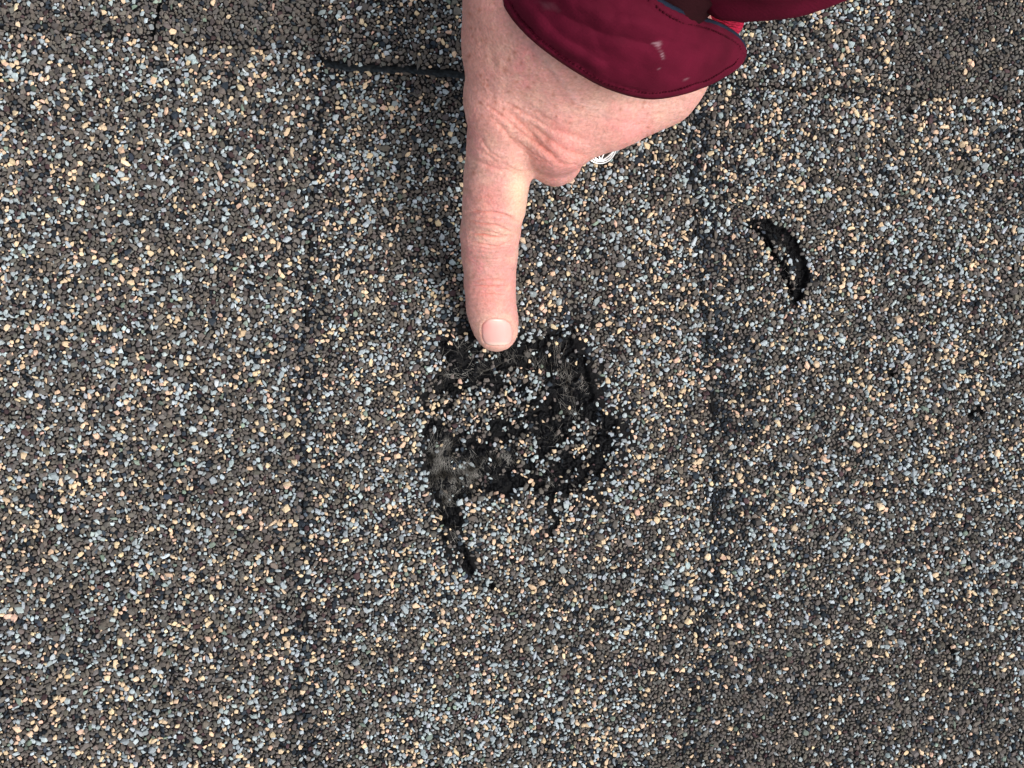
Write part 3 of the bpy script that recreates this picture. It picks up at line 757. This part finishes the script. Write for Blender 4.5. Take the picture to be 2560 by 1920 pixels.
# ---- fingernail: sheet over the nail bed, lifted a little off the skin
def on_hand(px, py, z0=.02, steps=60):
    """march down the camera-independent vertical line over a photo pixel to the skin"""
    px = np.asarray(px, float); py = np.asarray(py, float)
    z = np.full(px.shape, z0)
    for _ in range(steps):
        f = K * (H - z) / H
        p = np.stack([(px - 1280) * f, (960 - py) * f, z], -1)
        z = z - hand_sdf(p) * .8
    f = K * (H - z) / H
    return np.stack([(px - 1280) * f, (960 - py) * f, z], -1)
nu, nv_ = 33, 37
V_, U_ = np.meshgrid(np.linspace(-1, 1, nv_), np.linspace(-1, 1, nu), indexing='ij')
# square -> superellipse disc
q = np.maximum(np.abs(U_), np.abs(V_)); rr_ = np.maximum((np.abs(U_) ** 3.2 + np.abs(V_) ** 3.2) ** (1 / 3.2), 1e-6); sc = q / rr_
py = 833 + np.where(V_ < 0, 36, 32) * V_ * sc; cxn = 1243 + (py - 833) * .06
px = cxn + (40 - 4.8 * smooth(815, 798, py)) * U_ * sc
pn = on_hand(px, py); nn_ = grad(hand_sdf, pn)
edge = np.clip(1 - q, 0, 1)
lift = -.00036 + .00046 * smooth(0, .12, edge) * 1.0 + .00012 * smooth(.3, 1, V_)
pn = pn + nn_ * lift[..., None]
ncol = np.empty(pn.shape); ncol[:] = (.66, .36, .325)
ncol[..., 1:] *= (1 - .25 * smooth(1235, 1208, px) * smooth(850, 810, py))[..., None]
lun = np.exp(-((px - 1240) / 26) ** 2 - ((py - 800) / 9) ** 2)[..., None]; ncol = ncol * (1 - .35 * lun) + np.array([.76, .56, .48]) * .35 * lun
fe = smooth(852, 862, py)[..., None]; ncol = ncol * (1 - .7 * fe) + np.array([.74, .60, .50]) * .7 * fe
M_nail, nt, b = node_mat("fingernail")
a_ = nt.nodes.new("ShaderNodeVertexColor"); a_.layer_name = "col"; nt.links.new(a_.outputs[0], b.inputs['Base Color'])
b.inputs['Roughness'].default_value = .24; b.inputs['Subsurface Weight'].default_value = .3; b.inputs['Subsurface Radius'].default_value = (1, .4, .3); b.inputs['Subsurface Scale'].default_value = .0015
nw = nt.nodes.new("ShaderNodeTexNoise"); nw.inputs['Scale'].default_value = 350; mpn = nt.nodes.new("ShaderNodeMapping"); mpn.inputs['Scale'].default_value = (3, .3, 1)
tcn = nt.nodes.new("ShaderNodeTexCoord"); bpn = nt.nodes.new("ShaderNodeBump"); bpn.inputs['Strength'].default_value = .15; bpn.inputs['Distance'].default_value = .0002
nt.links.new(tcn.outputs['Object'], mpn.inputs[0]); nt.links.new(mpn.outputs[0], nw.inputs['Vector']); nt.links.new(nw.outputs[0], bpn.inputs['Height']); nt.links.new(bpn.outputs[0], b.inputs['Normal'])
nail = local(mesh_obj("fingernail", pn.reshape(-1, 3), grid_faces(nv_, nu), M_nail, smooth=True, colors=ncol.reshape(-1, 3)))
smd = nail.modifiers.new("thickness", 'SOLIDIFY'); smd.thickness = .0004; smd.offset = -1

# ---- jacket: folded cuff, sleeve body, fleece lining
def catmull(pts, n):
    pts = np.array(pts, float); m = len(pts)
    d = np.concatenate([[0], np.cumsum(np.maximum(np.linalg.norm(np.diff(pts[:, :2], axis=0), axis=1), 1e-6))]); t = np.linspace(0, d[-1], n)
    P_ = np.vstack([2 * pts[0] - pts[1], pts, 2 * pts[-1] - pts[-2]])
    out = []
    for tt in t:
        i = min(np.searchsorted(d, tt, 'right') - 1, m - 2); u = (tt - d[i]) / (d[i + 1] - d[i])
        a, b_, c_, e_ = P_[i:i + 4]
        out.append(.5 * ((2 * b_) + (-a + c_) * u + (2 * a - 5 * b_ + 4 * c_ - e_) * u * u + (-a + 3 * b_ - 3 * c_ + e_) * u ** 3))
    return np.array(out)
def tube(name, pts, r, mat, n=120, sides=8, par=None):
    C_ = catmull(pts, n) if len(pts) < n else np.array(pts)
    T = np.gradient(C_, axis=0); T /= np.linalg.norm(T, axis=1, keepdims=True)
    up_ = np.array([0, 0, 1.0]); S_ = np.cross(T, up_); S_ /= np.linalg.norm(S_, axis=1, keepdims=True); U2 = np.cross(S_, T)
    an = np.linspace(0, 2 * math.pi, sides, endpoint=False)
    VV = C_[:, None] + r * (np.cos(an)[None, :, None] * S_[:, None] + np.sin(an)[None, :, None] * U2[:, None])
    i = np.arange(len(C_) - 1)[:, None] * sides; j = np.arange(sides)[None]; j2 = (j + 1) % sides
    FF = np.stack([i + j, i + j2, i + j2 + sides, i + j + sides], -1).reshape(-1, 4)
    return mesh_obj(name, VV.reshape(-1, 3), FF, mat, par, smooth=True)
# rim (near the knuckles) and back seam of the cuff: photo x, y, height mm
RIM = [(1232, -90, 100), (1246, -40, 108), (1262, 0, 112), (1290, 45, 115), (1330, 88, 117), (1385, 132, 117), (1445, 172, 115), (1510, 208, 111), (1580, 232, 106), (1640, 239, 101), (1705, 228, 95), (1765, 208, 89), (1815, 182, 83), (1846, 160, 79), (1858, 138, 77)]
BACK = [(1480, -170, 128), (1520, -110, 132), (1560, -62, 133), (1600, -24, 132), (1630, -2, 131), (1662, 18, 128), (1690, 32, 124), (1715, 43, 119), (1742, 51, 113), (1768, 58, 107), (1793, 68, 100), (1815, 79, 93), (1835, 92, 86), (1850, 108, 80), (1858, 126, 77)]
nA, nB = 150, 44
A_ = catmull(RIM, nA); B_ = catmull(BACK, nA)
t = np.linspace(0, 1, nB)[None, :, None]
G3 = A_[:, None] * (1 - t) + B_[:, None] * t
tt = t[..., 0]
width = np.linalg.norm((A_ - B_)[:, :2], axis=1)[:, None]
bulge = 5.5 * np.sin(np.pi * tt) * np.clip(width / 150, 0, 1)
cxx, cyy = G3[..., 0], G3[..., 1]
fold = .8 * (fbm(cxx * .8 + cyy * .55, cyy * 1.5 - cxx * .85, 48, 131, 2) - .5) * 2 + .12 * (fbm(cxx, cyy, 26, 132, 2) - .5) * 2
wr1 = 1.3 * np.exp(-(seg_dist(cxx, cyy, [(1310, 10), (1370, 75), (1450, 130), (1500, 160)]) / 13) ** 2) - 1.0 * np.exp(-(seg_dist(cxx, cyy, [(1290, 20), (1350, 90), (1420, 140)]) / 11) ** 2)
wr2 = .9 * np.exp(-(seg_dist(cxx, cyy, [(1420, -10), (1520, 40), (1640, 70), (1750, 110)]) / 15) ** 2) - .8 * np.exp(-(seg_dist(cxx, cyy, [(1400, 30), (1500, 75), (1620, 105)]) / 14) ** 2)
zg = G3[..., 2] + bulge + (fold + wr1 + wr2) * np.clip(width / 60, 0, 1)
# stitched hem: the quilting line pulls the cloth in 13 px from every edge
de = np.minimum(seg_dist(cxx, cyy, [tuple(a_[:2]) for a_ in A_[::3]]), seg_dist(cxx, cyy, [tuple(a_[:2]) for a_ in B_[::3]]))
zg = zg - .5 * np.exp(-((de - 15) / 3.2) ** 2) - 1.2 * np.exp(-(de / 4.) ** 2) + .4 * np.exp(-((de - 8) / 4.) ** 2)
puck = .26 * np.sin((cxx + cyy * .3) / 3.2 + 4 * fbm(cxx, cyy, 25, 133, 2)) * np.exp(-((de - 12) / 10) ** 2)
zg = zg + puck
zm = zg * MM; f = K * (H - zm) / H
PC = np.stack([(cxx - 1280) * f, (960 - cyy) * f, zm], -1)
st = np.zeros(cxx.shape)
def blot(cx, cy, rx, ry, rot, a_):
    global st
    dx, dy = cxx - cx, cyy - cy; c_, s_ = math.cos(rot), math.sin(rot); u = dx * c_ + dy * s_; v = -dx * s_ + dy * c_
    nz = fbm(cxx, cyy, 9, 141, 3)
    st = np.maximum(st, a_ * np.clip(1.25 - np.sqrt((u / rx) ** 2 + (v / ry) ** 2) - (nz - .35) * 1.6, 0, 1))
blot(1632, 102, 15, 5, .15, .34); blot(1640, 112, 12, 4, 1.1, .34); blot(1650, 132, 11, 3.5, 1.2, .34); blot(1708, 192, 7, 3, -.3, .2); blot(1642, 163, 2.5, 2.5, 0, 1.2); blot(1380, 15, 30, 12, .2, .05)
sleeve_root = []
cuff = mesh_obj("jacket_cuff", PC.reshape(-1, 3), grid_faces(nA, nB), M_cloth, smooth=True, colors=np.repeat(st.reshape(-1, 1), 3, 1))
s2 = cuff.modifiers.new("thickness", 'SOLIDIFY'); s2.thickness = .0022; s2.offset = 0
# sewn dashes one finger-nail width in from the edge
def dashes(name, line, n, r, mat):
    C_ = catmull(line, n * 3); VV, FF, off = [], [], 0
    for i in range(n - 1):
        a_, b_ = C_[i * 3], C_[i * 3 + 2]; d_ = b_ - a_; L_ = np.linalg.norm(d_); d_ /= L_
        s_ = np.cross(d_, (0, 0, 1.)); s_ /= np.linalg.norm(s_); u_ = np.cross(s_, d_)
        for q_, w_ in ((0, .3), (.2, 1), (.8, 1), (1, .3)):
            for t_ in np.linspace(0, 2 * math.pi, 6, endpoint=False): VV.append(a_ + d_ * L_ * q_ + r * w_ * (math.cos(t_) * s_ + math.sin(t_) * u_))
        for k_ in range(3):
            for j_ in range(6): FF.append([off + k_ * 6 + j_, off + k_ * 6 + (j_ + 1) % 6, off + k_ * 6 + 6 + (j_ + 1) % 6, off + k_ * 6 + 6 + j_])
        off += 24
    return mesh_obj(name, np.array(VV), np.array(FF), mat, smooth=True)
dU = np.gradient(PC, axis=0); dV = np.gradient(PC, axis=1); NC = np.cross(dU, dV); NC /= np.maximum(np.linalg.norm(NC, axis=-1, keepdims=True), 1e-12); NC *= np.sign(NC[..., 2:3] + 1e-9)
inset = []
for i in range(4, nA - 7, 5):      # along the rim, then back along the rear seam
    k_ = int(np.argmin(np.abs(de[i, :nB // 2] - 13))); inset.append(PC[i, k_] + NC[i, k_] * .0014)
back = []
for i in range(nA - 9, 4, -5):
    k_ = nB // 2 + int(np.argmin(np.abs(de[i, nB // 2:] - 13))); back.append(PC[i, k_] + NC[i, k_] * .00115)
stitch1 = dashes("stitching", inset + back, 150, .00026, M_thread)
# sleeve body: loft around the arm
def ring_pts(c, ax, r1, r2, n, tw=0):
    ax = ax / np.linalg.norm(ax); s_ = np.cross(ax, (0, 0, 1.)); s_ /= np.linalg.norm(s_); u_ = np.cross(s_, ax)
    an = np.linspace(0, 2 * math.pi, n, endpoint=False)
    return c + r1 * np.cos(an)[:, None] * s_ + r2 * np.sin(an)[:, None] * u_, an
def loft(name, st_pts, mat, n=96, rings=70, amp=1.0, seed=151, cols=False):
    st_pts = np.array(st_pts, float)
    q = catmull(st_pts, rings)
    C_ = np.array([wp(a_, b_, c_ * MM) for a_, b_, c_ in q[:, :3]])
    T = np.gradient(C_, axis=0)
    VV = []
    for i in range(rings):
        r1 = q[i, 3] * MM; r2 = q[i, 4] * MM
        p_, an = ring_pts(C_[i], T[i], r1, r2, n)
        w_ = fbm(np.cos(an) * 3 + 10, np.sin(an) * 3 + i * .22 + 10, 1.0, seed, 3) - .5
        w2 = fbm(np.cos(an) * 9 + 30, np.sin(an) * 9 + i * .35 + 10, 1.0, seed + 3, 2) - .5
        nn2 = p_ - C_[i]; nn2 /= np.linalg.norm(nn2, axis=1, keepdims=True)
        VV.append(p_ + nn2 * ((w_ * 5 + w2 * 1.2) * amp * MM)[:, None])
    VV = np.array(VV)
    i = np.arange(rings - 1)[:, None] * n; j = np.arange(n)[None]; j2 = (j + 1) % n
    FF = np.stack([i + j, i + j + n, i + j2 + n, i + j2], -1).reshape(-1, 4)
    return mesh_obj(name, VV.reshape(-1, 3), FF, mat, smooth=True, colors=np.zeros((rings * n, 3)) if cols else None)
SLEEVE = [(1775, -150, 112, 22, 20), (1840, -205, 120, 27, 25), (1970, -320, 134, 33, 30), (2200, -540, 155, 41, 37), (2600, -900, 180, 50, 46), (3200, -1500, 205, 55, 52)]
sleeve = local(loft("jacket_sleeve", SLEEVE, M_cloth, cols=True))
sleeve["label"] = "burgundy jacket sleeve"
s3 = sleeve.modifiers.new("thickness", 'SOLIDIFY'); s3.thickness = .0015; s3.offset = -1
cuff.parent = sleeve; cuff.matrix_parent_inverse = sleeve.matrix_world.inverted() if False else (sleeve.matrix_parent_inverse @ sleeve.matrix_basis).inverted() if False else cuff.matrix_parent_inverse
bpy.context.view_layer.update(); cuff.matrix_parent_inverse = sleeve.matrix_world.inverted()
knit = loft("fleece_lining", [(1784, 40, 64, 13.5, 10), (1790, -10, 76, 14, 11), (1796, -120, 98, 15, 13), (1830, -240, 116, 17, 16)], M_knit, rings=60, amp=.35, seed=171)
lin = loft("cuff_lining", [(1490, -40, 99, 26, 22), (1540, -80, 104, 28, 24), (1640, -200, 118, 27, 26), (1800, -360, 130, 27, 26)], M_inner, rings=40, amp=.4, seed=181); lin.parent = sleeve; lin.matrix_parent_inverse = sleeve.matrix_world.inverted()
knit.parent = sleeve; knit.matrix_parent_inverse = sleeve.matrix_world.inverted()
stitch1.parent = cuff; bpy.context.view_layer.update(); stitch1.matrix_parent_inverse = cuff.matrix_world.inverted()
# navy piping along the back seam
bp_ = [wp(a_[0] + 3, a_[1] - 4, (a_[2] - .2) * MM) for a_ in B_[::4]]
pip = tube("cuff_piping", bp_, .00085, M_lining, n=150); pip.parent = sleeve; pip.matrix_parent_inverse = sleeve.matrix_world.inverted()

# ---- silver ring: band round the ring finger and an openwork tree disc on its back
M_silver, nt, b = node_mat("silver")
b.inputs['Base Color'].default_value = (.86, .86, .85, 1); b.inputs['Metallic'].default_value = 1.0; b.inputs['Roughness'].default_value = .28
nw = nt.nodes.new("ShaderNodeTexNoise"); nw.inputs['Scale'].default_value = 900; tcn = nt.nodes.new("ShaderNodeTexCoord"); bpn = nt.nodes.new("ShaderNodeBump"); bpn.inputs['Strength'].default_value = .2; bpn.inputs['Distance'].default_value = .0002
nt.links.new(tcn.outputs['Object'], nw.inputs['Vector']); nt.links.new(nw.outputs[0], bpn.inputs['Height']); nt.links.new(bpn.outputs[0], b.inputs['Normal'])
M_dark, nt, b = node_mat("dark_backing"); b.inputs['Base Color'].default_value = (.035, .018, .010, 1); b.inputs['Roughness'].default_value = .6  # plain dark disc behind the tracery, so its openings look dark
RC = wp(1503, 371, .046)
ringo = empty("ring", tuple(RC), "silver ring with an openwork tree disc, peeking out below the knuckles", "ring")
nz_ = np.array([.10, -.46, .88]); nz_ /= np.linalg.norm(nz_); ux = np.cross((0, 1., 0), nz_); ux /= np.linalg.norm(ux); uy = np.cross(nz_, ux)
D = lambda a_, b_, c_=0.: np.array(RC + (ux * a_ + uy * b_ + nz_ * c_) * MM)
def add(name, o):
    o.parent = ringo; o.matrix_parent_inverse = ringo.matrix_world.inverted(); return o
def polytube(name, lines, r, mat):
    VV, FF, off = [], [], 0
    for L_ in lines:
        L_ = np.array(L_); T = np.gradient(L_, axis=0); T /= np.linalg.norm(T, axis=1, keepdims=True)
        S_ = np.cross(T, nz_); S_ /= np.linalg.norm(S_, axis=1, keepdims=True); an = np.linspace(0, 2 * math.pi, 8, endpoint=False)
        Q = L_[:, None] + r * (np.cos(an)[None, :, None] * S_[:, None] + np.sin(an)[None, :, None] * nz_)
        VV.append(Q.reshape(-1, 3)); i = np.arange(len(L_) - 1)[:, None] * 8; j = np.arange(8)[None]; j2 = (j + 1) % 8
        FF.append((np.stack([i + j, i + j2, i + j2 + 8, i + j + 8], -1)).reshape(-1, 4) + off); off += len(L_) * 8
    return mesh_obj(name, np.concatenate(VV), np.concatenate(FF), mat, smooth=True)
circ = lambda r_, c_=0.: [D(r_ * math.cos(t_), r_ * math.sin(t_), c_) for t_ in np.linspace(0, 2 * math.pi, 64)]
add("rim", polytube("rim", [circ(4.5), circ(5.3, -.6)], .00030, M_silver))
br = []
trunk = (0.1, -4.4)
for tx, ty, cv in [(-4.2, -1.2, -.5), (-1.2, 2.6, -.4), (1.6, 2.8, .4), (4.2, -.9, .5)]:
    br.append([D(trunk[0] + (tx - trunk[0]) * q_ + cv * math.sin(math.pi * q_), trunk[1] + (ty - trunk[1]) * q_) for q_ in np.linspace(0, 1, 14)])
add("tree_tracery", polytube("tree_tracery", br, .00034, M_silver))
cv_ = [D(4.5 * math.cos(t_), 4.5 * math.sin(t_), -.75) for t_ in np.linspace(0, 2 * math.pi, 48, endpoint=False)]
add("backing", mesh_obj("backing", cv_ + [D(0, 0, -.75)], [[i, (i + 1) % 48, 48] for i in range(48)], M_dark)).modifiers.new("t", 'SOLIDIFY').thickness = .0004
FC = wp(1511, 308, .046); rb_ = float(np.linalg.norm((RC - FC) * np.array([1, 1, 0]))) - .0006
band = [FC + rb_ * np.array([math.cos(t_), math.sin(t_), .12 * math.sin(t_)]) for t_ in np.linspace(0, 2 * math.pi, 72)]
nz0 = nz_; nz_ = np.array([0, 0, 1.])
add("band", polytube("band", [band], .0011, M_silver)); nz_ = nz0
